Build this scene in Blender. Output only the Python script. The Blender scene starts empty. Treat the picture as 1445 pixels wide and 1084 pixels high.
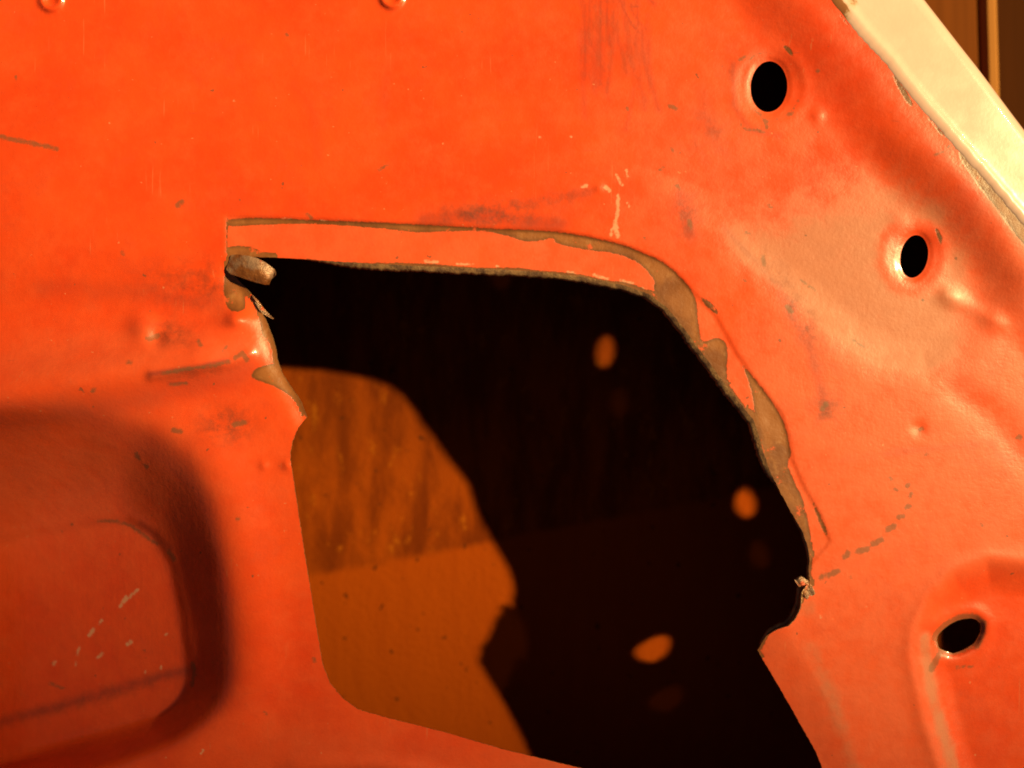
import bpy, math, random
import numpy as np
from mathutils import Vector
from mathutils.geometry import delaunay_2d_cdt

# ------------------------------------------------------------------ units
# the door is drawn in a 0.2 mm unit ("u"); heights h are above the sheet's main plane
S = 0.0002
CX, CY = 722.5, 542.0
DIST = 1120.0            # camera height above the sheet, in u
GAP = 340.0              # depth of the door cavity, in u
Z0 = (GAP + 8) * S       # main plane of the inner sheet above the floor
scene = bpy.context.scene
col = scene.collection
rng = np.random.default_rng(7)
random.seed(7)

# ------------------------------------------------------------------ camera, world, lamps, exposure
cam = bpy.data.cameras.new('camera')
cam.sensor_fit = 'HORIZONTAL'
cam.angle = 2 * math.atan(CX / DIST)
cam.clip_start = 0.005
cam.clip_end = 50
cam.dof.use_dof = True
cam.dof.focus_distance = DIST * S
cam.dof.aperture_fstop = 5.0
co = bpy.data.objects.new('camera', cam)
co.location = (0, 0, Z0 + DIST * S)
col.objects.link(co)
scene.camera = co

world = bpy.data.worlds.new('World')
scene.world = world
world.use_nodes = True
bg = world.node_tree.nodes['Background']
bg.inputs[0].default_value = (1.0, 0.76, 0.72, 1)
bg.inputs[1].default_value = 0.065

def lamp(name, pos_u, watts, color, radius, aim_u=None, edge_u=None, blend=0.15):
    """a bulb; with aim and edge it is a spot, its beam cut at the edge point to add shade"""
    l = bpy.data.lights.new(name, 'SPOT' if aim_u else 'POINT')
    l.energy = watts
    l.color = color
    l.shadow_soft_size = radius
    o = bpy.data.objects.new(name, l)
    p = Vector((pos_u[0] * S, pos_u[1] * S, Z0 + pos_u[2] * S))
    o.location = p
    if aim_u:
        a = Vector(((aim_u[0] - CX) * S, (CY - aim_u[1]) * S, Z0)) - p
        e = Vector(((edge_u[0] - CX) * S, (CY - edge_u[1]) * S, Z0)) - p
        o.rotation_euler = a.to_track_quat('-Z', 'Y').to_euler()
        l.spot_size = 2 * a.angle(e)
        l.spot_blend = blend
    col.objects.link(o)
    return o

WARM = (1.0, 0.77, 0.33)
lamp('main_spot', (427 / 340 * 20000, 130 / 340 * 20000, 20000), 4600, WARM, 0.085, (2300, -900), (42, 908), 0.13)  # main lamp; beam edge added to shade the lower-left pit
lamp('far_bulb', (400 / 340 * 20000, 228 / 340 * 20000, 20000), 110, WARM, 0.08)

scene.cycles.filter_width = 1.9
scene.view_settings.view_transform = 'Standard'
scene.view_settings.look = 'None'
scene.view_settings.exposure = 0.0
scene.view_settings.gamma = 1.0
scene.view_settings.use_curve_mapping = False

# ------------------------------------------------------------------ helpers
def P(u, v, h):
    k = (DIST - h) / DIST
    return np.stack([(u - CX) * S * k, -(v - CY) * S * k, Z0 + h * S], -1)

def seg_dist(u, v, pts):
    d = np.full(u.shape, 1e9)
    for (x0, y0), (x1, y1) in zip(pts[:-1], pts[1:]):
        dx, dy = x1 - x0, y1 - y0
        L = dx * dx + dy * dy + 1e-9
        t = np.clip(((u - x0) * dx + (v - y0) * dy) / L, 0, 1)
        d = np.minimum(d, np.hypot(u - x0 - t * dx, v - y0 - t * dy))
    return d

def inside(u, v, pts):
    c = np.zeros(u.shape, bool)
    n = len(pts)
    for i in range(n):
        x0, y0 = pts[i]
        x1, y1 = pts[(i + 1) % n]
        if y0 == y1:
            continue
        k = ((y0 > v) != (y1 > v)) & (u < (x1 - x0) * (v - y0) / (y1 - y0) + x0)
        c ^= k
    return c

def sdf(u, v, pts):                       # positive inside
    d = seg_dist(u, v, list(pts) + [pts[0]])
    return np.where(inside(u, v, pts), d, -d)

def sst(a, b, x):
    t = np.clip((x - a) / (b - a), 0, 1)
    return t * t * (3 - 2 * t)

def gauss(u, v, x, y, r, ry=None, ang=0.0):
    ca, sa = math.cos(ang), math.sin(ang)
    a = (u - x) * ca + (v - y) * sa
    b = -(u - x) * sa + (v - y) * ca
    return np.exp(-(a / r) ** 2 - (b / (ry or r)) ** 2)

def wob(u, v, f, seed):                   # smooth pseudo noise, about -1..1
    r = np.random.default_rng(seed)
    o = np.zeros(u.shape)
    for _ in range(7):
        a = r.uniform(0, 2 * math.pi)
        k = f * r.uniform(0.6, 1.7)
        o += np.sin(k * (u * math.cos(a) + v * math.sin(a)) + r.uniform(0, 6.28))
    return o / 3.0

def resample(pts, step, closed=True, rough=0.0, seed=0):
    r = np.random.default_rng(seed)
    out = []
    n = len(pts)
    for i in range(n if closed else n - 1):
        a = np.array(pts[i], float)
        b = np.array(pts[(i + 1) % n], float)
        m = max(1, int(round(np.linalg.norm(b - a) / step)))
        for k in range(m):
            p = a + (b - a) * k / m
            if rough and k:
                p = p + r.normal(0, rough, 2)
            out.append(p)
    if not closed:
        out.append(np.array(pts[-1], float))
    return np.array(out)

def chaikin(pts, n=1):
    p = np.array(pts, float)
    for _ in range(n):
        q = np.roll(p, -1, 0)
        p = np.stack([0.75 * p + 0.25 * q, 0.25 * p + 0.75 * q], 1).reshape(-1, 2)
    return p

def mesh_obj(name, verts, faces, mat, parent=None, smooth=True):
    me = bpy.data.meshes.new(name)
    me.from_pydata([tuple(map(float, p)) for p in verts], [], [tuple(int(i) for i in f) for f in faces])
    me.update()
    if smooth:
        me.polygons.foreach_set('use_smooth', [True] * len(me.polygons))
    me.materials.append(mat)
    o = bpy.data.objects.new(name, me)
    col.objects.link(o)
    o.parent = parent
    return o

def attr(o, name, arr):
    a = o.data.attributes.new(name, 'FLOAT', 'POINT')
    a.data.foreach_set('value', np.asarray(arr, np.float32))

# ------------------------------------------------------------------ materials
class NT:
    def __init__(self, name):
        self.m = bpy.data.materials.new(name)
        self.m.use_nodes = True
        self.t = self.m.node_tree
        self.b = self.t.nodes['Principled BSDF']
        tc = self.t.nodes.new('ShaderNodeTexCoord')
        mp = self.t.nodes.new('ShaderNodeVectorMath')
        mp.operation = 'SCALE'
        mp.inputs['Scale'].default_value = 1 / S
        self.t.links.new(tc.outputs['Object'], mp.inputs[0])
        self.co = mp.outputs[0]
    def link(self, a, b):
        if isinstance(a, (int, float)):
            b.default_value = a
        elif isinstance(a, tuple):
            b.default_value = a if len(a) == 4 else (*a, 1)
        else:
            self.t.links.new(a, b)
    def noise(self, scale, detail=3, rough=0.55, vec=None, stretch=None, seed=0.0):
        n = self.t.nodes.new('ShaderNodeTexNoise')
        n.inputs['Scale'].default_value = scale
        n.inputs['Detail'].default_value = detail
        n.inputs['Roughness'].default_value = rough
        mp = self.t.nodes.new('ShaderNodeMapping')
        mp.inputs['Location'].default_value = (seed * 131, seed * 77, 0)
        mp.inputs['Scale'].default_value = stretch or (1, 1, 1)
        self.t.links.new(vec or self.co, mp.inputs[0])
        self.t.links.new(mp.outputs[0], n.inputs['Vector'])
        return n.outputs['Fac']
    def math(self, op, a, b=0.0, clamp=False):
        n = self.t.nodes.new('ShaderNodeMath')
        n.operation = op
        n.use_clamp = clamp
        self.link(a, n.inputs[0]); self.link(b, n.inputs[1])
        return n.outputs[0]
    def ramp(self, x, a, b, lo=0.0, hi=1.0):
        n = self.t.nodes.new('ShaderNodeMapRange')
        n.interpolation_type = 'SMOOTHSTEP'
        self.link(x, n.inputs['Value'])
        n.inputs['From Min'].default_value = a
        n.inputs['From Max'].default_value = b
        n.inputs['To Min'].default_value = lo
        n.inputs['To Max'].default_value = hi
        return n.outputs[0]
    def mix(self, f, a, b):
        n = self.t.nodes.new('ShaderNodeMix')
        n.data_type = 'RGBA'
        self.link(f, n.inputs[0]); self.link(a, n.inputs[6]); self.link(b, n.inputs[7])
        return n.outputs[2]
    def attr(self, name):
        n = self.t.nodes.new('ShaderNodeAttribute')
        n.attribute_name = name
        return n.outputs['Fac']
    def bump(self, h, dist_u, strength=1.0, prev=None):
        n = self.t.nodes.new('ShaderNodeBump')
        n.inputs['Distance'].default_value = dist_u * S
        n.inputs['Strength'].default_value = strength
        self.link(h, n.inputs['Height'])
        if prev is not None:
            self.t.links.new(prev, n.inputs['Normal'])
        return n.outputs[0]
    def out(self, color, rough, normal=None, spec=0.5, metal=0.0):
        self.link(color, self.b.inputs['Base Color'])
        self.link(rough, self.b.inputs['Roughness'])
        self.link(spec, self.b.inputs['Specular IOR Level'])
        self.link(metal, self.b.inputs['Metallic'])
        if normal is not None:
            self.t.links.new(normal, self.b.inputs['Normal'])
        return self.m

BARE_A, BARE_B, BARE_C = (0.29, 0.095, 0.025), (0.19, 0.056, 0.014), (0.36, 0.145, 0.052)

def bare_color(n):
    c = n.mix(n.ramp(n.noise(0.022, 3, seed=3), 0.38, 0.66), BARE_A, BARE_B)
    return n.mix(n.ramp(n.noise(0.05, 4, seed=4), 0.56, 0.74, 0, 0.7), c, BARE_C)

def make_paint():
    n = NT('orange_red_paint')
    big = n.noise(0.006, 4, 0.6)
    mid = n.noise(0.03, 5, 0.65, seed=1)
    fine = n.noise(0.22, 3, 0.6, seed=2)
    c = n.mix(n.ramp(big, 0.3, 0.7), (0.68, 0.049, 0.0060), (0.76, 0.072, 0.010))
    c = n.mix(n.ramp(mid, 0.4, 0.75, 0, 0.35), c, (0.78, 0.092, 0.018))
    pale = n.math('MULTIPLY', n.attr('pale'), n.ramp(mid, 0.2, 0.6, 0.65, 1.0))
    c = n.mix(pale, c, (0.70, 0.110, 0.036))
    tan = n.ramp(n.math('ADD', n.attr('tan'), n.math('MULTIPLY', n.math('SUBTRACT', mid, 0.5), 0.9)), 0.1, 0.9)
    c = n.mix(n.math('MULTIPLY', tan, 0.85), c, (0.45, 0.150, 0.078))
    # grime, stains and painted shade
    dn = n.ramp(n.noise(0.055, 6, 0.75, seed=5), 0.33, 0.72)
    dirt = n.math('MULTIPLY', n.attr('dirt'), dn, True)
    c = n.mix(dirt, c, (0.16, 0.035, 0.014))
    c = n.mix(n.math('MULTIPLY', n.attr('stain_shade'), n.ramp(mid, 0.25, 0.6, 0.5, 1.0)), c, (0.17, 0.026, 0.020))
    # rub marks, long thin and vertical
    st = n.math('MULTIPLY', n.noise(0.22, 4, 0.7, stretch=(1.0, 0.09, 1), seed=6), n.ramp(n.noise(0.03, 4, 0.6, seed=7), 0.3, 0.6, 0.7, 1.15))
    c = n.mix(n.math('MULTIPLY', n.attr('rub'), n.ramp(st, 0.34, 0.66, 0, 0.75)), c, (0.30, 0.070, 0.026))
    # fine scratches in two directions and pale dust
    for q, (sx, sy, lo) in enumerate(((0.9, 0.03, 0.685), (0.05, 0.8, 0.70))):
        fs = n.ramp(n.noise(0.35, 2, 0.5, stretch=(sx, sy, 1), seed=50 + q), lo, lo + 0.05)
        fs = n.math('MULTIPLY', fs, n.ramp(n.noise(0.012, 3, 0.5, seed=52 + q), 0.48, 0.66, 0, 0.45))
        c = n.mix(fs, c, (0.62, 0.17, 0.07) if q == 0 else (0.34, 0.05, 0.02))
    c = n.mix(n.ramp(n.noise(0.13, 2, 0.5, seed=55), 0.745, 0.78, 0, 0.5), c, (0.70, 0.28, 0.14))
    c = n.mix(n.ramp(n.noise(0.010, 6, 0.75, seed=56), 0.52, 0.75, 0, 0.35), c, (0.50, 0.060, 0.022))
    # scattered specks
    sp = n.ramp(n.noise(0.085, 2, 0.4, seed=8), 0.765, 0.785)
    c = n.mix(n.math('MULTIPLY', sp, 0.7), c, (0.14, 0.06, 0.03))
    wn = n.math('MULTIPLY', n.math('SUBTRACT', n.noise(0.20, 3, seed=9), 0.5), 6.0)
    wh = n.ramp(n.math('ADD', n.attr('white'), wn), -1.0, 1.4)
    c = n.mix(n.math('MULTIPLY', wh, 0.55), c, (0.62, 0.42, 0.27))
    gn = n.math('MULTIPLY', n.math('SUBTRACT', n.noise(0.16, 4, 0.7, seed=11), 0.5), 9.0)
    gr = n.ramp(n.math('ADD', n.attr('chip'), gn), -1.6, 2.0)
    c = n.mix(n.math('MULTIPLY', gr, 0.75), c, (0.19, 0.075, 0.033))
    # chipped to brown metal
    bn = n.math('MULTIPLY', n.math('SUBTRACT', n.noise(0.14, 6, 0.75, seed=10), 0.5), 6.0)
    bare = n.ramp(n.math('ADD', n.attr('bare'), bn), -0.3, 2.0)
    bc = n.mix(n.ramp(n.attr('bare'), 0.0, 7.0, 0.75, 0.0), bare_color(n), (0.115, 0.040, 0.011))
    bc = n.mix(n.ramp(n.noise(0.045, 5, 0.75, seed=60), 0.60, 0.66, 0, 0.9), bc, (0.62, 0.085, 0.022))
    c = n.mix(bare, c, bc)
    geo = n.t.nodes.new('ShaderNodeNewGeometry')
    c = n.mix(geo.outputs['Backfacing'], c, (0.045, 0.014, 0.004))      # unpainted underside of the sheet
    r = n.ramp(mid, 0.3, 0.7, 0.30, 0.42)
    r = n.math('ADD', r, n.math('MULTIPLY', n.math('MAXIMUM', pale, tan), 0.16))
    r = n.math('ADD', r, n.math('MULTIPLY', dirt, 0.2))
    nm = n.bump(fine, 0.35, 0.6)
    nm = n.bump(mid, 1.6, 0.5, nm)
    nm = n.bump(n.math('MULTIPLY', bare, -1.0), 0.8, 0.7, nm)
    nm = n.bump(n.math('MULTIPLY', bare, n.noise(0.09, 5, 0.7, seed=12)), 1.2, 0.5, nm)
    n.b.inputs['Coat Weight'].default_value = 0.4
    n.b.inputs['Coat Roughness'].default_value = 0.12
    return n.out(c, r, nm, 0.4)

def make_bare():
    n = NT('bare_brown_metal')
    c = bare_color(n)
    f = n.noise(0.12, 5, 0.7, seed=13)
    c = n.mix(n.ramp(n.noise(0.035, 3, seed=17), 0.42, 0.6, 0, 0.75), c, (0.36, 0.22, 0.16))
    c = n.mix(n.ramp(n.noise(0.06, 3, seed=15), 0.62, 0.68, 0, 0.8), c, (0.6, 0.07, 0.015))
    nm = n.bump(f, 3.0, 0.8)
    return n.out(c, n.ramp(f, 0.3, 0.7, 0.25, 0.5), nm, 0.6, 0.35)

def make_edge():
    n = NT('torn_sheet_edge')
    c = n.mix(n.ramp(n.noise(0.08, 4, seed=14), 0.35, 0.65), (0.17, 0.085, 0.05), (0.42, 0.22, 0.10))
    f = n.noise(0.18, 4, 0.7, seed=16)
    return n.out(c, n.ramp(f, 0.3, 0.7, 0.22, 0.5), n.bump(f, 1.6, 0.8), 0.7, 0.4)

def make_cream():
    n = NT('cream_paint')
    mid = n.noise(0.02, 4, 0.6, seed=20)
    c = n.mix(n.ramp(mid, 0.3, 0.7), (0.73, 0.470, 0.41), (0.75, 0.485, 0.425))
    w = n.math('ADD', n.attr('wear'), n.math('MULTIPLY', n.math('SUBTRACT', n.noise(0.07, 5, 0.7, seed=21), 0.5), 14.0))
    c = n.mix(n.ramp(w, -3, 2, 0, 0.75), c, (0.50, 0.30, 0.14))
    c = n.mix(n.ramp(w, 0, 2, 0, 0.9), c, bare_color(n))
    nm = n.bump(n.noise(0.2, 3, seed=22), 0.25, 0.4)
    n.b.inputs['Coat Weight'].default_value = 0.5
    n.b.inputs['Coat Roughness'].default_value = 0.06
    return n.out(c, n.ramp(mid, 0.3, 0.7, 0.2, 0.28), nm, 0.5)

def make_skin():
    # inside of the outer sheet: brown primer, mottled rust on the part above a straight brush line
    n = NT('brown_primer')
    sx = n.t.nodes.new('ShaderNodeSeparateXYZ')
    n.t.links.new(n.co, sx.inputs[0])
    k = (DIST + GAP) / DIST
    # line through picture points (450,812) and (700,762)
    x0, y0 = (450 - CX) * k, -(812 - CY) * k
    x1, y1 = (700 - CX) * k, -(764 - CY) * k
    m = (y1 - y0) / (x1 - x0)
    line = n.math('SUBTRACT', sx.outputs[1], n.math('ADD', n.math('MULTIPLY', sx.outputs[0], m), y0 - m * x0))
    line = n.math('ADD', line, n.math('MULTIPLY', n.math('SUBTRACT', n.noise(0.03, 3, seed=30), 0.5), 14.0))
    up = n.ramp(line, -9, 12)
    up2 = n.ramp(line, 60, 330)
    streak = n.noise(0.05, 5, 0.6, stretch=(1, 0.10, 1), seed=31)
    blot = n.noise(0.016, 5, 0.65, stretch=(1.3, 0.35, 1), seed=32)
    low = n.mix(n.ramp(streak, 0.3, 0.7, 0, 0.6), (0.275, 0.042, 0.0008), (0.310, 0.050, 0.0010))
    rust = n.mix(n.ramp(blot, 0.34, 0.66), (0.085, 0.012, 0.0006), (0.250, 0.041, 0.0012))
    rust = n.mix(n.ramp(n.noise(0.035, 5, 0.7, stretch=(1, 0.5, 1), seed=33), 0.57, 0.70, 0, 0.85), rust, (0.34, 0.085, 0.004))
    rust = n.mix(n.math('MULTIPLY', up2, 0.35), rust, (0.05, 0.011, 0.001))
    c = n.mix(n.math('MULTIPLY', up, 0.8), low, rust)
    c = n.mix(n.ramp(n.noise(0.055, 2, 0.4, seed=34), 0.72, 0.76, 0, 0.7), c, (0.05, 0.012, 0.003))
    nm = n.bump(n.noise(0.08, 5, 0.7, seed=35), 3.0, 0.6)
    return n.out(c, 0.85, nm, 0.05)

def make_wood(i):
    n = NT('brown_wood')
    r = random.Random(i)
    g = n.noise(0.05, 5, 0.6, stretch=(1, 0.035, 1), seed=40 + i)
    base = [(0.150, 0.040, 0.0065), (0.36, 0.145, 0.036), (0.050, 0.013, 0.002), (0.14, 0.040, 0.008)][i]
    d = tuple(x * 0.82 for x in base)
    c = n.mix(n.ramp(g, 0.3, 0.7), d, base)
    return n.out(c, 0.85, n.bump(g, 1.5, 0.2), 0.03)

PAINT, BARE, EDGE, CREAM, SKIN = make_paint(), make_bare(), make_edge(), make_cream(), make_skin()
WOODS = [make_wood(i) for i in range(4)]

# ------------------------------------------------------------------ floor of boards
floor_me_z = 0.0
def box(name, x0, x1, y0, y1, z0, z1, mat, parent, bev=0.0):
    b = bev
    v = []
    for (z, i) in ((z0, 0), (z1 - b, 0), (z1, b)):
        v += [(x0 + i, y0 + i, z), (x1 - i, y0 + i, z), (x1 - i, y1 - i, z), (x0 + i, y1 - i, z)]
    f = [(3, 2, 1, 0), (8, 9, 10, 11)]
    for a in (0, 4):
        for k in range(4):
            f.append((a + k, a + (k + 1) % 4, a + 4 + (k + 1) % 4, a + 4 + k))
    return mesh_obj(name, v, f, mat, parent, False)

floor = box('floor', -0.6, 0.7, -0.55, 0.6, -0.040, -0.0225, WOODS[2], None)
floor['kind'] = 'structure'

def upx(px, depth=GAP):                      # picture column on the floor, in metres
    return (px - CX) * S * (DIST + depth) / DIST

# (left, right, top height, wood) – boards run up the picture, slightly turned with the floor
edges = [(-0.58, -0.44), (-0.438, -0.30), (-0.298, -0.16), (-0.158, -0.02), (-0.018, upx(1416) - 0.0)]
for a, b in edges:
    box('plank', a, b, -0.54, 0.59, -0.022, 0.0, WOODS[0 if a < -0.1 else 0], floor, 0.0015)
box('plank', upx(1416) + 0.0006, upx(1440), -0.54, 0.59, -0.022, 0.0015, WOODS[1], floor, 0.0015)
box('plank', upx(1440) + 0.0006, upx(1440) + 0.115, -0.54, 0.59, -0.022, -0.004, WOODS[2], floor, 0.0015)
box('plank', upx(1440) + 0.117, 0.42, -0.54, 0.59, -0.022, 0.0, WOODS[3], floor, 0.0015)
box('plank', 0.422, 0.56, -0.54, 0.59, -0.022, 0.0, WOODS[0], floor, 0.0015)
floor.rotation_euler = (0, 0, math.radians(1.6))
floor.location = (-0.004, 0.0, 0)

# ------------------------------------------------------------------ door outline and openings
FL_IN = [(960, -270), (1070, -130), (1182, 10), (1205, 40), (1229, 67), (1252, 91), (1272, 118), (1296, 148),
         (1323, 178), (1350, 210), (1390, 253), (1445, 318), (1560, 462), (1700, 640), (1770, 740)]
FL_OUT = [(1065, -310), (1180, -160), (1303, 0), (1329.5, 34), (1352, 63), (1376.5, 94), (1397, 121), (1420, 152),
          (1445, 185), (1500, 257), (1600, 388), (1720, 545), (1800, 655), (1880, 760), (1915, 815)]
LEFT, TOP, BOT, RIGHT = -420.0, -300.0, 1420.0, 1770.0
OUTLINE = [(LEFT, TOP), (940, TOP)] + [(x, y) for x, y in FL_IN[1:]] + [(RIGHT, BOT), (LEFT, BOT)]

HOLE = [(332, 391), (322, 374), (330, 362), (400, 364), (480, 369.5), (560, 374), (640, 377.5), (720, 381), (780, 385.5), (830, 392),
        (880, 402.5), (915, 414.5), (940, 433), (965, 463), (990, 497), (1015, 531), (1040, 563), (1064, 594),
        (1070, 612), (1078, 640), (1086, 664), (1100, 692), (1115, 720), (1132, 749), (1140, 772), (1142.5, 790),
        (1141, 806), (1143, 822), (1131, 824), (1128, 832), (1125, 853), (1117, 870), (1108, 880), (1095, 885.5), (1084, 893),
        (1069, 918), (1101, 972), (1151, 1060), (1160, 1084), (1195, 1160), (1183, 1196), (1130, 1190), (1000, 1143),
        (900, 1110), (819, 1084), (712, 1058), (626, 1033), (546, 1013), (505, 1001), (484, 986), (465, 963), (455, 937), (448.5, 897),
        (438.5, 834), (428.6, 774), (420.6, 720), (414, 675), (410.6, 655), (409.5, 640), (413, 622), (420.6, 604),
        (433, 588.5), (424, 566), (410.6, 546), (398.5, 527.6), (391, 506), (390, 494), (385, 477), (377.5, 457),
        (372, 446), (366, 431), (356, 417), (345, 404)]

def ellipse(x, y, a, b, ang, n=44, wobble=0.0, seed=0):
    r = np.random.default_rng(seed)
    out = []
    for k in range(n):
        t = 2 * math.pi * k / n
        m = 1 + wobble * (math.sin(3 * t + seed) * 0.6 + math.sin(7 * t + 2 * seed) * 0.4 + r.normal(0, 0.3))
        p, q = a * m * math.cos(t), b * m * math.sin(t)
        out.append((x + p * math.cos(ang) - q * math.sin(ang), y + p * math.sin(ang) + q * math.cos(ang)))
    return out
H1 = (1085, 122.5, 26, 36, math.radians(4))
H2 = (1290, 362, 19.5, 30.5, math.radians(10))
H3 = (1353.5, 897, 34, 21, math.radians(-27))
H4 = (1550, 630, 26, 29, 0.2)
SMALL = [ellipse(*H1, wobble=0.006, seed=1), ellipse(*H2, wobble=0.006, seed=2),
         [tuple(p) for p in chaikin(ellipse(*H3, n=26, wobble=0.05, seed=3), 2)], ellipse(*H4, wobble=0.006, seed=4)]

# ------------------------------------------------------------------ heights of the pressed inner sheet
PIT_OUT = [(-900, 640), (0, 590), (120, 592), (205, 612), (258, 655), (287, 715), (304, 800), (317, 900), (315, 960), (303, 988), (282, 1006),
           (232, 1036), (166, 1060), (100, 1078), (0, 1108), (-900, 1400)]
PIT_IN = [(-900, 850), (0, 762), (110, 741), (178, 733), (218, 752), (245, 800), (258, 870), (268, 945), (266, 976), (252, 998), (232, 1013),
          (166, 1033), (66, 1063), (0, 1083), (-900, 1350)]
TEAR = [(1304, 925), (1308, 890), (1325, 852), (1352, 822), (1395, 806), (1450, 812), (1600, 850), (1600, 1300), (1420, 1300), (1365, 1150),
        (1345, 1084), (1322, 1010)]
POCKET = [(905, 235), (985, 320), (1050, 385), (1120, 440), (1190, 500), (1240, 528), (1310, 538), (1365, 512), (1410, 466), (1438, 395),
          (1400, 320), (1330, 240), (1240, 190), (1150, 180), (1040, 215)]
STRIP = [(318, 305), (463, 310), (610, 317), (694, 322), (778, 325), (825, 332), (878, 344), (910, 357), (933, 367), (955, 384), (982, 415),
         (1010, 444), (1040, 498), (1064, 532), (1086, 560), (1104, 585), (1113, 615), (1119, 650), (1137, 690), (1158, 726), (1172, 765), (1142, 800),
         (1080, 660), (1000, 520), (930, 430), (860, 405), (700, 390), (500, 380), (318, 362)]

_gx = np.arange(-460, 500, 5.0); _gy = np.arange(380, 1460, 5.0)
def _pit_map():
    U, V = np.meshgrid(_gx, _gy)
    so = sdf(U, V, PIT_OUT)
    dp = np.clip(so + 14, 0, None)
    di = sdf(U, V, PIT_IN)
    t = np.where(di > 0, 1.0, dp / (dp + np.clip(-di, 0, None) + 1e-6))
    w = 0.45 * t + 0.55 * sst(0, 1, t ** 0.75)
    m = -(46 + 0.42 * (310 - np.clip(U, -60, 310))) * w
    right = sst(120, 300, U) * sst(560, 680, V)
    m = m + (5 + 6 * right) * np.exp(-((so + 38) / 40) ** 2) * (so < 0) + (5 + 6 * right) * np.exp(-(38 / 40) ** 2) * (so >= 0) * (1 - w)
    k = np.exp(-(np.arange(-6, 7) / 3.0) ** 2); k /= k.sum()
    mp = np.pad(m, 6, mode='edge')
    mp = np.apply_along_axis(lambda r: np.convolve(r, k, 'valid'), 1, mp)
    mp = np.apply_along_axis(lambda r: np.convolve(r, k, 'valid'), 0, mp)
    return mp - 4.0 * sst(-8, 8, di)
PITMAP = _pit_map()
def pit(u, v):                              # pressed pit, its floor falls away to the left
    x = np.clip((u - _gx[0]) / 5.0, 0, len(_gx) - 1.001); y = np.clip((v - _gy[0]) / 5.0, 0, len(_gy) - 1.001)
    i = x.astype(int); j = y.astype(int); a = x - i; b = y - j
    a = a * a * (3 - 2 * a) * 0.3 + a * 0.7
    M = PITMAP
    return (M[j, i] * (1 - a) + M[j, i + 1] * a) * (1 - b) + (M[j + 1, i] * (1 - a) + M[j + 1, i + 1] * a) * b

def height(u, v):
    h = 1.6 * wob(u, v, 0.006, 1) + 0.35 * wob(u, v, 0.03, 2)
    # rise to the hemmed edge
    t = seg_dist(u, v, FL_IN)
    h = h + 17 * (1 - sst(18, 122, t))
    # shallow crest and valley running in from the left above the pit
    base = 500 - 0.035 * (u - 0)
    fade = 1 - sst(270, 400, u)
    h = h + fade * (23 * np.exp(-((v - (556 - 0.19 * u)) / 38) ** 2) - 6 * np.exp(-((v - (432 + 0.01 * u)) / 40) ** 2))
    # pressed pit, floor falls away to the left
    h = h + pit(u, v)
    # strip round the big opening: a step lower than the sheet
    ds = sdf(u, v, STRIP)
    h = h - (3.5 - 2.0 * sst(820, 1000, u)) * sst(-2.5, 4.0, ds) * (0.4 + 0.6 * sst(318, 350, u))
    # torn left edge dips into the cavity
    dl = seg_dist(u, v, [(332, 391), (372, 446), (391, 506), (433, 588)])
    h = h - 7 * np.exp(-(dl / 16) ** 2)
    # crease under the bare patch left of the tear
    h = h + 6 * gauss(u, v, 332, 452, 26, 12, -0.1)
    # lower right lip folds down towards the opening
    dlow = seg_dist(u, v, [(1108, 880), (1165, 972), (1215, 1084), (1260, 1200)])
    side = (u - 1108) * (1084 - 880) - (v - 880) * (1215 - 1108)
    lipm = (side < 0) & (v > 830) & (u > 1000)
    h = h - np.where(lipm, np.minimum(np.sqrt(dlow ** 2 + 196) - 14, 60) * 0.16, 0)
    # bottom roll
    h = h + 5 * np.exp(-((v - (1079 - 0.02 * (u - 480) + 0.0009 * (u - 480) ** 2)) / 13) ** 2) * sst(380, 430, u) * (1 - sst(560, 680, u))
    # bosses round the bolt holes
    for (x, y, a, b, ang), r, amp in ((H1, 50, 1.2), (H2, 40, 1.2), (H4, 44, 2)):
        q = np.hypot((u - x) / 0.92, v - y)
        h = h - amp * (1 - sst(r - 14, r + 6, q)) + 0.5 * np.exp(-((q - r - 8) / 9) ** 2)
        dh = -sdf(u, v, ellipse(x, y, a, b, ang))
        h = h - 1.8 * (1 - sst(0, 8, dh))
    # dished pocket round the second hole, with a hard crest at its lower right
    dk = sdf(u, v, POCKET)
    h = h - 6 * sst(-18, 58, dk)
    h = h + 1.6 * np.exp(-(seg_dist(u, v, [(1335, 416), (1375, 436), (1412, 458)]) / 12) ** 2) + 1.7 * gauss(u, v, 1341, 422, 15) + 2.0 * gauss(u, v, 1402, 453, 16)
    # groove to the right of the pocket
    h = h - 2.2 * np.exp(-(seg_dist(u, v, [(1352, 552), (1400, 592), (1470, 668), (1560, 790)]) / 24) ** 2)
    # tear-drop pressing round the lowest hole
    dt = sdf(u, v, TEAR)
    h = h - 20 * sst(-26, 34, dt) + 2.0 * np.exp(-((dt + 16) / 14) ** 2)
    q = -sdf(u, v, SMALL[2])
    h = h + 2 * np.exp(-((q - 12) / 9) ** 2) - 3 * (1 - sst(0, 7, q))
    # small bumps and dents
    for x, y, r, a in ((1154, 163, 10, 2.2), (1296, 604, 10, -2.2), (200, 462, 20, 7), (222, 478, 12, -6),
                       (1270, 310, 16, 1.2), (1088, 590, 10, -1), (372, 657, 6, 2.5), (405, 657, 7, 3.5), (331, 450, 11, 5), (845, 265, 7, 2)):
        h = h + a * gauss(u, v, x, y, r)
    for x, y in ((72, -1), (553, -5)):
        q = np.hypot(u - x, v - y)
        h = h + 5 * np.exp(-((q - 13) / 5) ** 2) - 2 * np.exp(-(q / 8) ** 2)
    # wrinkle beside the tear
    h = h + 4 * np.exp(-(seg_dist(u, v, [(215, 530), (260, 522), (325, 512), (352, 500)]) / 8) ** 2) * 1.0
    return h

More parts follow.
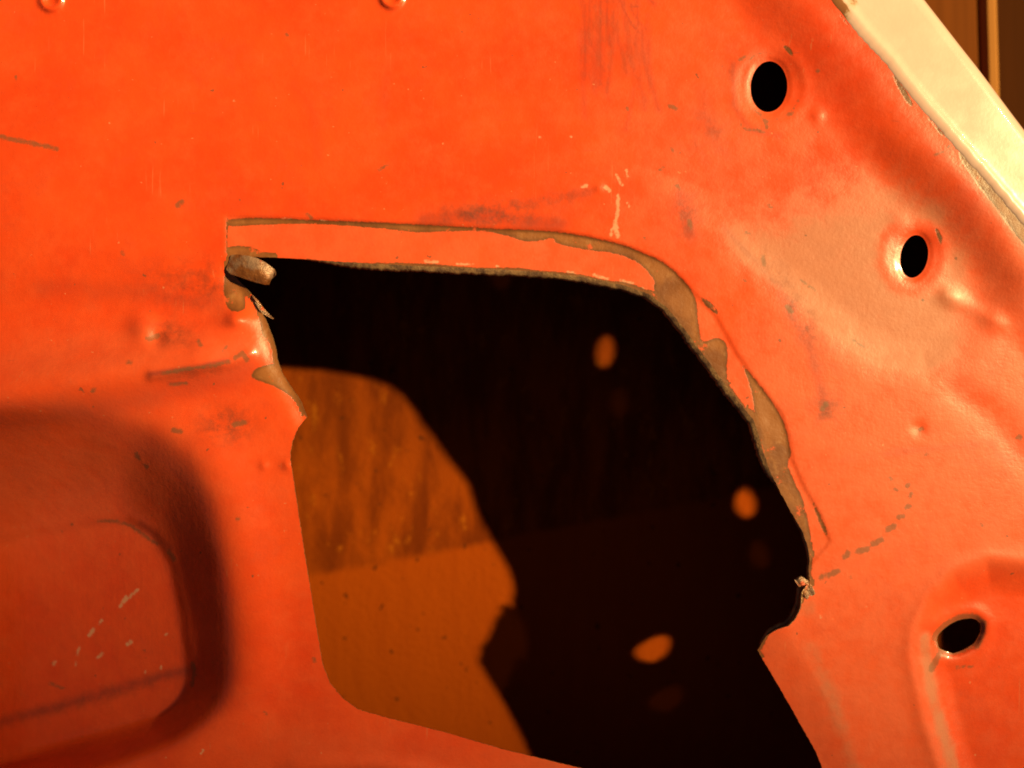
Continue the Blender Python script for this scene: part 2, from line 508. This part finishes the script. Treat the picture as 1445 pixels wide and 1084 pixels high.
# ------------------------------------------------------------------ wear maps of the inner sheet, with painted light and shade
BARES = [
    [(318, 305), (463, 310), (610, 317), (694, 322), (778, 325), (825, 332), (878, 344), (910, 357), (933, 367), (955, 384), (982, 415), (985, 440),
     (988, 470), (991, 484), (1013, 473), (1028, 486), (1027, 515), (1026, 541), (1010, 525), (985, 488), (960, 455), (938, 430), (920, 408), (924, 398),
     (906, 375), (886, 364), (860, 357), (833, 355), (783, 345), (781, 336), (767, 340), (741, 343), (714, 333), (685, 327), (634, 327), (590, 330),
     (545, 324), (511, 321), (445, 316.5), (396, 317), (356, 319), (318, 322)],
    [(982, 415), (1005, 425), (1019, 448), (1000, 438)],
    [(1042, 506), (1064, 532), (1086, 560), (1104, 588), (1113, 615), (1118, 646), (1110, 653), (1124, 684), (1135, 708), (1146, 760), (1143, 790),
     (1125, 735), (1085, 660), (1066, 595), (1063, 575), (1058, 545)],
    [(1141, 695), (1159, 726), (1173, 766), (1160, 750), (1150, 725)],
    [(318, 346), (352, 346), (370, 355), (390, 365), (345, 366), (318, 362)],
    [(318, 305), (322, 305), (322, 362), (317, 362)],
    [(316, 362), (336, 362), (340, 392), (346, 413), (349, 441), (314, 440)],
    [(358, 422), (372, 440), (383, 470), (396, 495), (383, 485), (368, 479), (366, 455)],
    [(355, 522), (382, 511), (395, 515), (420, 556), (440, 588), (424, 574), (401, 553), (373, 541), (353, 534)],
    [(386, 480), (393, 505), (402, 525), (392, 520), (383, 500)],
    [(1132, 815), (1145, 826), (1136, 845), (1122, 860)],
    [(1256, 100), (1268, 112), (1284, 135), (1292, 152), (1282, 150), (1268, 128)],
    [(1186, 18), (1200, 36), (1196, 38), (1184, 24)],
    [(1350, 206), (1390, 249), (1445, 315), (1560, 455), (1552, 470), (1445, 350), (1415, 308), (1380, 262), (1352, 222)],
    [(1306, 160), (1324, 178), (1340, 200), (1330, 194), (1312, 172)],
    [(1100, 60), (1116, 66), (1122, 82), (1112, 78)],
    [(1318, 318), (1330, 330), (1330, 350), (1322, 338)],
]
CHIPS = [  # grey-brown chips: polyline, half width
    ([(-20, 186), (12, 196), (45, 202), (80, 210)], 2.6), ([(251, 291), (257, 283)], 3.0), ([(533, 241), (548, 232)], 1.2),
    ([(433, 302), (440, 308)], 2.0), ([(404, 49), (405, 50)], 1.8), ([(22, 108), (23, 113)], 1.4),
    ([(172, 357), (174, 359)], 2.2), ([(280, 482), (284, 488)], 2.0), ([(315, 495), (320, 488)], 1.8), ([(180, 511), (184, 512)], 2.4),
    ([(332, 505), (342, 498), (348, 508)], 3.0), ([(208, 478), (222, 474)], 3.6), ([(130, 552), (133, 550)], 2.2),
    ([(245, 607), (255, 609)], 3.0), ([(330, 600), (344, 596)], 3.4), ([(205, 657), (207, 659)], 2.4), ([(192, 640), (196, 648)], 2.4),
    ([(140, 735), (165, 736), (185, 742), (205, 757), (222, 768)], 1.7), ([(238, 778), (246, 790)], 2.6), ([(272, 935), (274, 950), (271, 968)], 2.2),
    ([(335, 732), (336, 733)], 2.2), ([(374, 1006), (376, 1007)], 2.0), ([(443, 930), (444, 932)], 2.0),
    ([(1158, 816), (1162, 812)], 2.6), ([(1170, 812), (1182, 806)], 3.4), ([(1192, 786), (1197, 780)], 3.6), ([(1212, 778), (1224, 775)], 3.8), ([(1232, 768), (1243, 762)], 3.8),
    ([(1252, 748), (1262, 742)], 3.4), ([(1268, 730), (1274, 728)], 3.2), ([(1279, 716), (1283, 714)], 3.2), ([(1284, 700), (1286, 696)], 3.0), ([(1280, 686), (1282, 684)], 2.6), ([(1262, 690), (1266, 692)], 2.2), ([(1256, 674), (1258, 678)], 2.0),
    ([(1160, 578), (1163, 574), (1166, 570)], 3.0), ([(1110, 432), (1116, 440)], 2.8), ([(1296, 607), (1302, 606)], 2.2), ([(1306, 641), (1309, 641)], 2.2),
    ([(1436, 617), (1440, 618)], 3.0), ([(1062, 152), (1070, 160), (1082, 172)], 1.6), ([(1045, 176), (1052, 182), (1078, 186)], 1.2),
    ([(1044, 84), (1052, 80)], 1.4), ([(1080, 170), (1082, 180)], 2.4), ([(1113, 163), (1118, 160)], 1.8), ([(1153, 100), (1154, 101)], 2.2),
    ([(1332, 912), (1322, 930), (1314, 945)], 4.0), ([(1378, 914), (1386, 900), (1390, 880)], 2.6), ([(1350, 942), (1372, 940)], 1.2),
    ([(1350, 210), (1330, 214), (1318, 220)], 1.0), ([(1085, 290), (1089, 292)], 2.0), ([(955, 262), (958, 266)], 2.4), ([(948, 210), (950, 214)], 2.2), ([(932, 240), (936, 236)], 2.0),
    ([(944, 150), (954, 153)], 2.4), ([(884, 152), (886, 155)], 2.0), ([(909, 336), (911, 338)], 1.8),
    ([(230, 527), (262, 521), (300, 516), (324, 510)], 1.9), ([(240, 543), (262, 541)], 1.5), ([(70, 964), (90, 972)], 1.3),
    ([(1050, 395), (1052, 396)], 1.6), ([(1076, 362), (1079, 374)], 2.2), ([(1052, 328), (1058, 330)], 1.6), ([(1385, 740), (1386, 741)], 1.6),
    ([(1200, 815), (1201, 815)], 1.4), ([(972, 312), (975, 322)], 2.0), ([(1204, 480), (1220, 490)], 1.4), ([(1130, 395), (1150, 410)], 1.0),
]
WHITES = [
    ([(398, 309), (412, 310)], 0.9), ([(452, 312), (462, 312)], 1.0), ([(525, 315), (532, 315)], 0.8), ([(735, 333), (745, 334)], 1.0), ([(752, 336), (756, 336)], 1.6), ([(764, 335), (768, 336)], 2.4),  # sparkle along the strip's outer line, painted as pale strokes
    ([(600, 369), (618, 370)], 1.6), ([(645, 372), (668, 374)], 1.0), ([(700, 376), (704, 376)], 1.0), ([(800, 384), (812, 386)], 1.2), ([(838, 388), (858, 394)], 1.8), ([(876, 397), (892, 400)], 2.0), ([(905, 407), (912, 409)], 1.4), ([(925, 418), (928, 420)], 1.2),  # glints on the opening's top lip, painted in
    ([(822, 264), (828, 262)], 2.0), ([(855, 264), (860, 269)], 2.6), ([(870, 246), (874, 256), (878, 262)], 1.4), ([(884, 240), (886, 250)], 0.9),
    ([(872, 275), (872, 300), (866, 320), (862, 332)], 1.9), ([(868, 312), (872, 334)], 2.3), ([(884, 285), (888, 292)], 0.9), ([(805, 192), (806, 193)], 1.0),
    ([(330, 142), (331, 143)], 0.8), ([(195, 832), (172, 852)], 1.6), ([(178, 842), (170, 856)], 2.2), ([(144, 876), (140, 880)], 1.8), ([(132, 888), (126, 897)], 2.2), ([(112, 914), (108, 925)], 1.5),
    ([(185, 905), (180, 910)], 2.4), ([(144, 923), (138, 928)], 2.0), ([(78, 934), (76, 937)], 1.9), ([(108, 935), (106, 938)], 1.4), ([(232, 897), (238, 893)], 0.9),
    ([(206, 948), (204, 950)], 1.0), ([(228, 940), (226, 944)], 1.0), ([(286, 1058), (284, 1063)], 1.5), ([(1296, 605), (1300, 606)], 1.5), ([(1157, 869), (1158, 871)], 1.4), ([(1222, 855), (1223, 856)], 1.4),
    ([(1062, 428), (1063, 429)], 1.0), ([(1227, 626), (1228, 627)], 1.0), ([(760, 193), (762, 194)], 0.8),
]
def wear(u, v):
    bare = np.full(u.shape, -60.0)
    for poly in BARES:
        x = [p[0] for p in poly]; y = [p[1] for p in poly]
        m = (u > min(x) - 40) & (u < max(x) + 40) & (v > min(y) - 40) & (v < max(y) + 40)
        if m.any():
            bare[m] = np.maximum(bare[m], sdf(u[m], v[m], [tuple(p) for p in chaikin(poly, 2)]))
    def strokes(lst, extra=0.0):
        o = np.full(u.shape, -60.0)
        for pts, w in lst:
            x = [p[0] for p in pts]; y = [p[1] for p in pts]
            m = (u > min(x) - 40) & (u < max(x) + 40) & (v > min(y) - 40) & (v < max(y) + 40)
            if m.any():
                o[m] = np.maximum(o[m], w + extra - seg_dist(u[m], v[m], pts))
        return o
    near = (u > 300) & (u < 1200) & (v > 290) & (v < 930)
    dh = np.full(u.shape, 99.0)
    dh[near] = seg_dist(u[near], v[near], HOLE + HOLE[:1])
    bare = np.where((dh < 7) & (bare > -9), np.maximum(bare, 4.0), bare)
    topr = np.maximum(sst(430, 560, u) * (1 - sst(430, 470, v)), sst(930, 960, u) * sst(420, 450, v))
    bare = np.where((dh < 20) & (topr > 0), np.maximum(bare, 0.5 + 3.0 * topr + 1.6 * wob(u, v, 0.05, 31) - dh), bare)
    chip = strokes(CHIPS, 0.6)
    white = strokes(WHITES, 0.4)
    # rough bare rims of the bolt holes
    r3 = -sdf(u, v, SMALL[2])
    chip = np.maximum(chip, np.where(r3 < 30, 7 - r3 - 4 * (v > 905), -60))
    h1 = np.hypot((u - 1085) / 0.95, v - 122)
    chip = np.maximum(chip, 1.0 - np.abs(h1 - 48) - 5 * (np.sin(np.arctan2(v - 122, u - 1085) * 2.0 - 0.6) < 0.2))
    pale = np.zeros(u.shape)
    pale = np.maximum(pale, 0.75 * sst(-60, 120, (u - 1000) + 0.6 * (v - 520)) * (1 - 0.9 * sst(-25, 10, sdf(u, v, TEAR))) * sst(150, 420, v))
    pale = np.maximum(pale, 0.55 * sst(-3, 8, sdf(u, v, STRIP)))
    pale = np.maximum(pale, 0.45 * gauss(u, v, 980, 230, 120, 200))
    pale = np.maximum(pale, 0.55 * gauss(u, v, 200, 500, 300, 40, -0.08))  # brightness of the lit crest above the pit, painted pale
    pale = np.maximum(pale, 0.5 * gauss(u, v, 640, 1110, 300, 60, 0.2))
    pale = np.maximum(pale, 0.7 * gauss(u, v, 60, 680, 260, 110))  # pinkish haze over the shaded pit top, painted in
    pale *= 1 - 0.8 * np.exp(-(np.maximum(0, np.hypot((u - 1290) / 0.9, v - 362) - 34) / 16) ** 2)
    pale *= 1 - 0.8 * np.exp(-(seg_dist(u, v, [(1352, 552), (1400, 592), (1470, 668)]) / 22) ** 2)
    tan = np.zeros(u.shape)
    dk = sdf(u, v, POCKET)
    tan = np.maximum(tan, 1.0 * sst(-4, 22, dk) * sst(230, 420, v + 0.25 * (u - 1000)) * (1 - sst(1300, 1420, u)) * (1 - np.exp(-(np.maximum(0, np.hypot((u - 1290) / 0.9, v - 362) - 40) / 18) ** 2)))
    tan = tan * sst(30, 110, seg_dist(u, v, FL_IN))
    tan = np.maximum(tan, 0.8 * np.exp(-(seg_dist(u, v, [(1306, 900), (1306, 930), (1318, 990), (1345, 1084), (1368, 1150)]) / 12) ** 2))  # highlight on the tear-drop's ridge, painted as a tan line
    tan = np.maximum(tan, 0.5 * np.exp(-(seg_dist(u, v, [(1135, 880), (1165, 960), (1205, 1084)]) / 15) ** 2) * sst(860, 940, v))
    tan = np.maximum(tan, 0.55 * gauss(u, v, 1138, 858, 18, 16))
    tan = np.maximum(tan, 0.4 * gauss(u, v, 770, 355, 16, 22))
    dirt = 0.10 + np.zeros(u.shape)
    for x, y, rx, ry, a, k in ((700, 302, 90, 22, -0.05, 0.75), (790, 280, 60, 14, -0.2, 0.4), (970, 300, 22, 40, 0, 0.6), (1000, 190, 50, 50, 0, 0.35),
                               (280, 400, 80, 40, 0, 0.45), (240, 470, 40, 24, 0.3, 0.5), (320, 600, 40, 28, 0, 0.65), (1130, 450, 20, 90, -0.5, 0.6),
                               (1165, 575, 22, 24, 0, 0.7), (1250, 640, 90, 8, -0.15, 0.3), (130, 985, 190, 12, -0.27, 0.4),
                               (280, 525, 60, 10, -0.1, 0.5), (1040, 100, 40, 60, 0, 0.25), (1400, 640, 40, 40, 0, 0.3)):
        dirt = np.maximum(dirt, 1.45 * k * gauss(u, v, x, y, rx, ry, a))
    # smear of grime in short parallel rubs near the top
    rub = 1.0 * np.exp(-((u - (858 + 0.0016 * (v - 60) ** 2 * 0.2)) / 42) ** 4) * (1 - sst(70, 190, v)) * 0.35 + 0.45 * np.exp(-((u - 912) / 5) ** 2) * sst(80, 130, v) * (1 - sst(200, 250, v))
    stain_shade = np.zeros(u.shape)
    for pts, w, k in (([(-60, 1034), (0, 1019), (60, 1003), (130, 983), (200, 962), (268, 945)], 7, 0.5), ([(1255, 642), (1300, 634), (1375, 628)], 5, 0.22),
                      ([(-60, 600), (60, 590), (180, 568), (300, 540), (350, 522)], 20, 0.30), ([(60, 404), (180, 412), (300, 428)], 14, 0.22), ([(212, 528), (262, 521), (320, 510)], 4, 0.7), ([(238, 542), (264, 541)], 3, 0.7),  # first two strokes paint the shade of crest and valley above the pit
                      ([(600, 310), (700, 306), (790, 318)], 12, 0.45), ([(700, 300), (760, 282), (830, 270)], 7, 0.25), ([(1110, 430), (1140, 480), (1165, 575)], 7, 0.35), ([(1163, 576), (1166, 570)], 6, 0.8), ([(1114, 434), (1118, 440)], 5, 0.7),
                      ([(960, 275), (975, 330)], 8, 0.45), ([(1034, 92), (1036, 150), (1060, 184), (1100, 192)], 4, 0.35), ([(990, 130), (992, 160), (1010, 190)], 10, 0.25), ([(415, 120), (440, 160), (450, 220)], 8, 0.15),
                      ([(1208, 60), (1290, 170), (1380, 280)], 26, 0.18), ([(200, 740), (240, 775)], 6, 0.5), ([(1020, 320), (1068, 372), (1120, 430)], 5, 0.25), ([(545, 110), (540, 180)], 7, 0.12), ([(845, 60), (840, 120)], 9, 0.35)):  # first stroke paints the shade of the slope beside the hem
        stain_shade = np.maximum(stain_shade, k * np.exp(-(seg_dist(u, v, pts) / w) ** 2))
    rr = random.Random(21)
    band = (u > 790) & (u < 960) & (v > -60) & (v < 270)
    ub, vb, sb = u[band], v[band], stain_shade[band]
    for _ in range(46):                          # curved rub marks left by something dragged over the paint
        x0 = rr.uniform(812, 918); y0 = rr.uniform(-50, 70); L = rr.uniform(30, 120); bend = rr.uniform(-14, 30)
        pts = [(x0 + bend * (k / 6) ** 2 - (x0 - 870) * 0.10 * k / 6, y0 + L * k / 6) for k in range(7)]
        sb = np.maximum(sb, rr.uniform(0.16, 0.5) * np.exp(-(seg_dist(ub, vb, pts) / rr.uniform(1.8, 4.5)) ** 2))
    stain_shade[band] = sb
    return dict(stain_shade=stain_shade, bare=bare, chip=chip, white=white, pale=pale, tan=tan, dirt=dirt, rub=rub)

# ------------------------------------------------------------------ the door
door = bpy.data.objects.new('car_door', None)
col.objects.link(door)
door['label'] = 'orange-red car door lying inside up with ragged cut opening, bolt holes and cream hemmed edge'
door['category'] = 'car door'

def build_panel():
    hole = resample(HOLE, 3.2, True, 0.25, 5)
    smalls = [resample(p, 3.0) for p in SMALL]
    outl = resample(OUTLINE, 9.0)
    loops = [hole] + smalls + [outl]
    xs = np.arange(-30, 1476, 3.1); ys = np.arange(-30, 1116, 3.1)
    g = np.stack(np.meshgrid(xs, ys), -1).reshape(-1, 2)
    g = g + rng.uniform(-0.25, 0.25, g.shape)
    xs2 = np.arange(LEFT + 6, 1900, 12.0); ys2 = np.arange(TOP + 6, BOT, 12.0)
    g2 = np.stack(np.meshgrid(xs2, ys2), -1).reshape(-1, 2)
    m = (g2[:, 0] > -34) & (g2[:, 0] < 1480) & (g2[:, 1] > -34) & (g2[:, 1] < 1120)
    g2 = g2[~m] + rng.uniform(-0.5, 0.5, (int((~m).sum()), 2))
    g = np.concatenate([g, g2])
    keep = inside(g[:, 0], g[:, 1], OUTLINE)
    g = g[keep]
    bad = inside(g[:, 0], g[:, 1], [tuple(p) for p in HOLE])
    for l in loops:
        cl = list(map(tuple, l)) + [tuple(l[0])]
        x0, y0 = l.min(0) - 5; x1, y1 = l.max(0) + 5
        for i in range(0, len(cl) - 1, 24):              # cheap local distance test
            seg = cl[i:i + 25]
            a = np.array(seg)
            w = (g[:, 0] > a[:, 0].min() - 3) & (g[:, 0] < a[:, 0].max() + 3) & (g[:, 1] > a[:, 1].min() - 3) & (g[:, 1] < a[:, 1].max() + 3)
            idx = np.nonzero(w)[0]
            if len(idx):
                d = seg_dist(g[idx, 0], g[idx, 1], seg)
                bad[idx[d < 1.4]] = True
    for p in SMALL:
        bad |= inside(g[:, 0], g[:, 1], p)
    g = g[~bad]
    pts = [g]; cons = []; off = len(g); loop_idx = []
    for l in loops:
        n = len(l)
        cons += [(off + i, off + (i + 1) % n) for i in range(n)]
        loop_idx.append(range(off, off + n))
        pts.append(l); off += n
    allp = np.concatenate(pts)
    vv, ee, ff, ov, oe, of = delaunay_2d_cdt([Vector((float(a), float(b))) for a, b in allp], cons, [], 0, 1e-4)
    V = np.array([(p.x, p.y) for p in vv])
    F = np.array([f for f in ff if len(f) == 3])
    c = V[F].mean(1)
    ok = inside(c[:, 0], c[:, 1], [tuple(p) for p in outl]) & ~inside(c[:, 0], c[:, 1], [tuple(p) for p in hole])
    for p in smalls:
        ok &= ~inside(c[:, 0], c[:, 1], [tuple(q) for q in p])
    F = F[ok]
    a, b, d = V[F[:, 0]], V[F[:, 1]], V[F[:, 2]]
    cr = (b[:, 0] - a[:, 0]) * (d[:, 1] - a[:, 1]) - (b[:, 1] - a[:, 1]) * (d[:, 0] - a[:, 0])
    F[cr > 0] = F[cr > 0][:, ::-1]                       # picture v runs down: this order faces up
    h = height(V[:, 0], V[:, 1])
    o = mesh_obj('inner_panel', P(V[:, 0], V[:, 1], h), F, PAINT, door)
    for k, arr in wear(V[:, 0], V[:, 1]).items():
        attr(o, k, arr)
    return o, hole, smalls

panel, hole_loop, small_loops = build_panel()

def rim(name, loop, mat, parent, inward, down, label=None):
    """turned-in thickness of the sheet along a cut edge; inward(u,v) in u"""
    n = len(loop)
    u, v = loop[:, 0], loop[:, 1]
    t = np.roll(loop, -1, 0) - np.roll(loop, 1, 0)
    t = t / (np.linalg.norm(t, axis=1, keepdims=True) + 1e-9)
    nr = np.stack([-t[:, 1], t[:, 0]], 1)                # points into the opening for these loops
    test = loop + nr * 2
    ins = inside(test[:, 0], test[:, 1], [tuple(p) for p in loop])
    if ins.mean() < 0.5:
        nr = -nr
    h = height(u, v)
    iw = inward(u, v)[:, None]
    r = np.random.default_rng(3).normal(0, 1, (n, 1))
    rings = [P(u, v, h + 0.05)]
    for a, d in ((0.55, 0.18), (1.0, 0.6), (0.8, 1.0)):
        q = loop + nr * iw * (a + 0.06 * r * a)
        rings.append(P(q[:, 0], q[:, 1], h - down * d))
    verts = np.concatenate(rings)
    f = []
    for k in range(3):
        for i in range(n):
            j = (i + 1) % n
            f.append((k * n + i, k * n + j, (k + 1) * n + j, (k + 1) * n + i))
    o = mesh_obj(name, verts, f, mat, parent)
    if label:
        o['label'] = label
    return o

def big_in(u, v):
    top = sst(420, 520, u) * (1 - sst(455, 520, v)) * 9.0
    right = sst(900, 960, u) * sst(420, 480, v) * (1 - sst(650, 700, v)) * 10.0
    tear = 3.5 * sst(1040, 1080, u) * sst(690, 760, v) * (1 - sst(900, 925, v))
    return 0.6 + np.maximum(np.maximum(top, right), tear) * (0.95 + 0.08 * wob(u, v, 0.06, 9))
rim('cut_edge', hole_loop, EDGE, panel, big_in, 7.0, 'torn brown metal edge of the big opening')
for l, d in zip(small_loops, (7, 6.5, 6, 6.5)):
    rim('hole_rim', l, PAINT if d > 6 else EDGE, panel, lambda u, v: 0.7 + 0 * u, float(d))

# curled flap of sheet at the corner of the opening, and two torn slivers
def flap(name, stations, label):
    """stations: (left point, right point, height, curl) – a thick folded strip"""
    verts, faces = [], []
    m = 9
    for (a, b, h, curl) in stations:
        a = np.array(a, float); b = np.array(b, float)
        for k in range(m):
            s = k / (m - 1)
            p = a + (b - a) * s
            hh = h + 0.55 * curl * math.sin(math.pi * s) ** 0.6 + 1.3 * math.sin(7 * s + a[0] * 0.3) + 0.9 * random.uniform(-1, 1)
            verts.append(P(np.array(p[0]), np.array(p[1]), np.array(hh)))
    n = len(stations)
    base = len(verts)
    for i in range(n * m):
        verts.append(verts[i] - np.array([0, 0, 3.0 * S]))
    rim0 = len(verts)
    verts += [v.copy() for v in verts]
    for off, flip in ((0, False), (base, True)):
        for i in range(n - 1):
            for k in range(m - 1):
                q = [off + i * m + k, off + i * m + k + 1, off + (i + 1) * m + k + 1, off + (i + 1) * m + k]
                faces.append(q[::-1] if flip else q)
    ring = [k for k in range(m)] + [i * m + m - 1 for i in range(1, n)] + [(n - 1) * m + k for k in range(m - 2, -1, -1)] + [i * m for i in range(n - 2, 0, -1)]
    for x, y in zip(ring, ring[1:] + ring[:1]):
        faces.append((rim0 + y, rim0 + x, rim0 + x + base, rim0 + y + base))
    o = mesh_obj(name, verts, faces, BARE, panel)
    o['label'] = label
    return o

flap('curled_flap', [((319, 380), (326, 360), 1, 2), ((325, 387), (335, 359), 4, 4), ((338, 391), (350, 361), 7, 7), ((352, 396), (362, 364), 9, 8),
                     ((366, 400), (374, 370), 9, 8), ((374, 402), (383, 377), 8, 7), ((379, 401.5), (387, 380), 6, 3), ((380, 397), (388.5, 384), 4, -5), ((381, 395), (388.5, 388), 2, -6)],
     'curled brown flap of torn sheet metal')
flap('torn_sliver', [((356, 416), (361, 430), -4, 1), ((364, 424), (368, 440), -4, 2), ((372, 435), (373, 444), -5, 1.5), ((380, 444), (380, 448), -7, 0.5), ((385.5, 449), (385, 450.5), -9, 0)],
     'thin pointed sliver of torn brown metal')
flap('torn_sliver', [((1139, 846), (1151, 838), 1, 2), ((1133, 838), (1147, 829), 3, 2), ((1128, 830), (1141, 820), 4, 1.5), ((1122, 820), (1132, 814), 3, 0.5), ((1121, 818.5), (1130, 813.5), 2, 0)],
     'short bent sliver of torn brown metal')

# added burr on the torn edge, shaped to shade the lit patch straight
def added_shade_burr():
    pts = resample([(1136, 824), (1128, 832), (1125, 853), (1117, 870), (1108, 880), (1095, 885.5), (1082, 896)], 4.0, False)
    u, v = pts[:, 0], pts[:, 1]
    top = P(u, v, height(u, v) - 1.0)
    n = len(pts)
    d = -(3 + 13 * np.sin(np.linspace(0.5, math.pi, n)) + rng.normal(0, 0.5, n)) * S
    rows = []
    for k, off in ((0.0, 0.0), (0.5, -0.6), (1.0, -1.6), (1.0, -0.2), (0.0, 1.2)):
        r = top.copy(); r[:, 0] += off * S; r[:, 2] -= d * k; rows.append(r)
    f = [(a * n + i, a * n + i + 1, (a + 1) * n + i + 1, (a + 1) * n + i) for a in range(4) for i in range(n - 1)]
    mesh_obj('added_shade_burr', np.concatenate(rows), f, EDGE, panel)
added_shade_burr()

# outer sheet: closed pan under the inner panel
def build_skin():
    o_in = OUTLINE
    out = [(LEFT - 14, TOP - 14), (1062, TOP - 14)] + FL_OUT[1:] + [(FL_OUT[-1][0], BOT + 14), (LEFT - 14, BOT + 14)]
    ring = np.array(out, float)
    n = len(ring)
    c = np.array([700.0, 560.0])
    def hgt(p):
        return np.where(seg_dist(p[:, 0], p[:, 1], FL_OUT) < 5, 2.0, 2.0)
    top = hgt(ring)
    k0 = P(ring[:, 0], ring[:, 1], top)
    w = k0.copy(); w[:, 2] = Z0 - (GAP - 40) * S
    w2 = k0.copy(); w2[:, :2] *= 0.992; w2[:, 2] = Z0 - (GAP - 10) * S
    w3 = k0.copy(); w3[:, :2] *= 0.975; w3[:, 2] = Z0 - GAP * S
    # thickness: lower face
    l3 = w3.copy(); l3[:, 2] = 0.0009
    l0 = k0.copy(); l0[:, :2] *= 1.002
    l1 = w.copy(); l1[:, :2] *= 1.002; l1[:, 2] -= 0.0002
    rings = [k0, w, w2, w3]
    verts = np.concatenate(rings)
    f = []
    for r in range(3):
        for i in range(n):
            j = (i + 1) % n
            f.append((r * n + i, r * n + j, (r + 1) * n + j, (r + 1) * n + i))
    f.append(tuple(3 * n + i for i in range(n)))
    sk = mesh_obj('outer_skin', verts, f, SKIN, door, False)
    sk['label'] = 'brown primed inside of the outer door sheet'
    # hem: the cream edge folded over the inner panel
    fi = resample(FL_IN, 6.0, False); m = len(fi)
    fo_dense = resample(FL_OUT, 2.0, False)
    s_in = np.linspace(0, 1, m)
    L = np.concatenate([[0], np.cumsum(np.linalg.norm(np.diff(fo_dense, axis=0), axis=1))]); L /= L[-1]
    # match stations by direction across the hem
    d = np.array([0.788, -0.616])
    fo = []
    for p in fi:
        rel = fo_dense - p
        fo.append(fo_dense[np.argmin(np.abs(rel[:, 0] * -d[1] + rel[:, 1] * d[0]))])
    fo = np.array(fo)
    fi = fi + (rng.normal(0, 0.5, fi.shape))
    prof = [(-0.05, 14.4), (-0.02, 16.6), (0.0, 17.4), (0.02, 18.0), (0.06, 18.9), (0.10, 19.5), (0.13, 19.6), (0.15, 19.3), (0.17, 18.7), (0.19, 18.1), (0.215, 17.6), (0.26, 17.2), (0.5, 16.6), (0.86, 15.6), (0.93, 14.8), (0.97, 12.8), (1.0, 8), (1.01, 2), (1.008, -40)]
    V = []; W = []
    for a, h in prof:
        q = fi + (fo - fi) * a
        hh = np.full(m, float(h)) + 1.6 * wob(fi[:, 0], fi[:, 1], 0.006, 1) + 0.35 * wob(fi[:, 0], fi[:, 1], 0.03, 2)
        V.append(P(q[:, 0], q[:, 1], hh))
        wr = np.full(m, -30.0)
        wr = np.where(a < 0.13, -9 + 14 * np.exp(-((fi[:, 1] - 8) / 22) ** 2) + (3 if a < 0.0 else 0), wr)
        wr = np.maximum(wr, 6 - np.hypot(q[:, 0] - 1275, q[:, 1] - 7) * 0.9)
        wr = np.maximum(wr, np.where(a < 0.5, 2.0 - 0.35 * np.hypot(q[:, 0] - 1205, q[:, 1] + 2), -30))
        W.append(wr)
    verts = np.concatenate(V); n2 = len(prof); f = []
    for r in range(n2 - 1):
        for i in range(m - 1):
            f.append((r * m + i, (r + 1) * m + i, (r + 1) * m + i + 1, r * m + i + 1))
    hem = mesh_obj('hem_flange', verts, [t[::-1] for t in f], CREAM, door)
    hem['label'] = 'cream painted folded edge of the door'
    attr(hem, 'wear', np.concatenate(W))
build_skin()
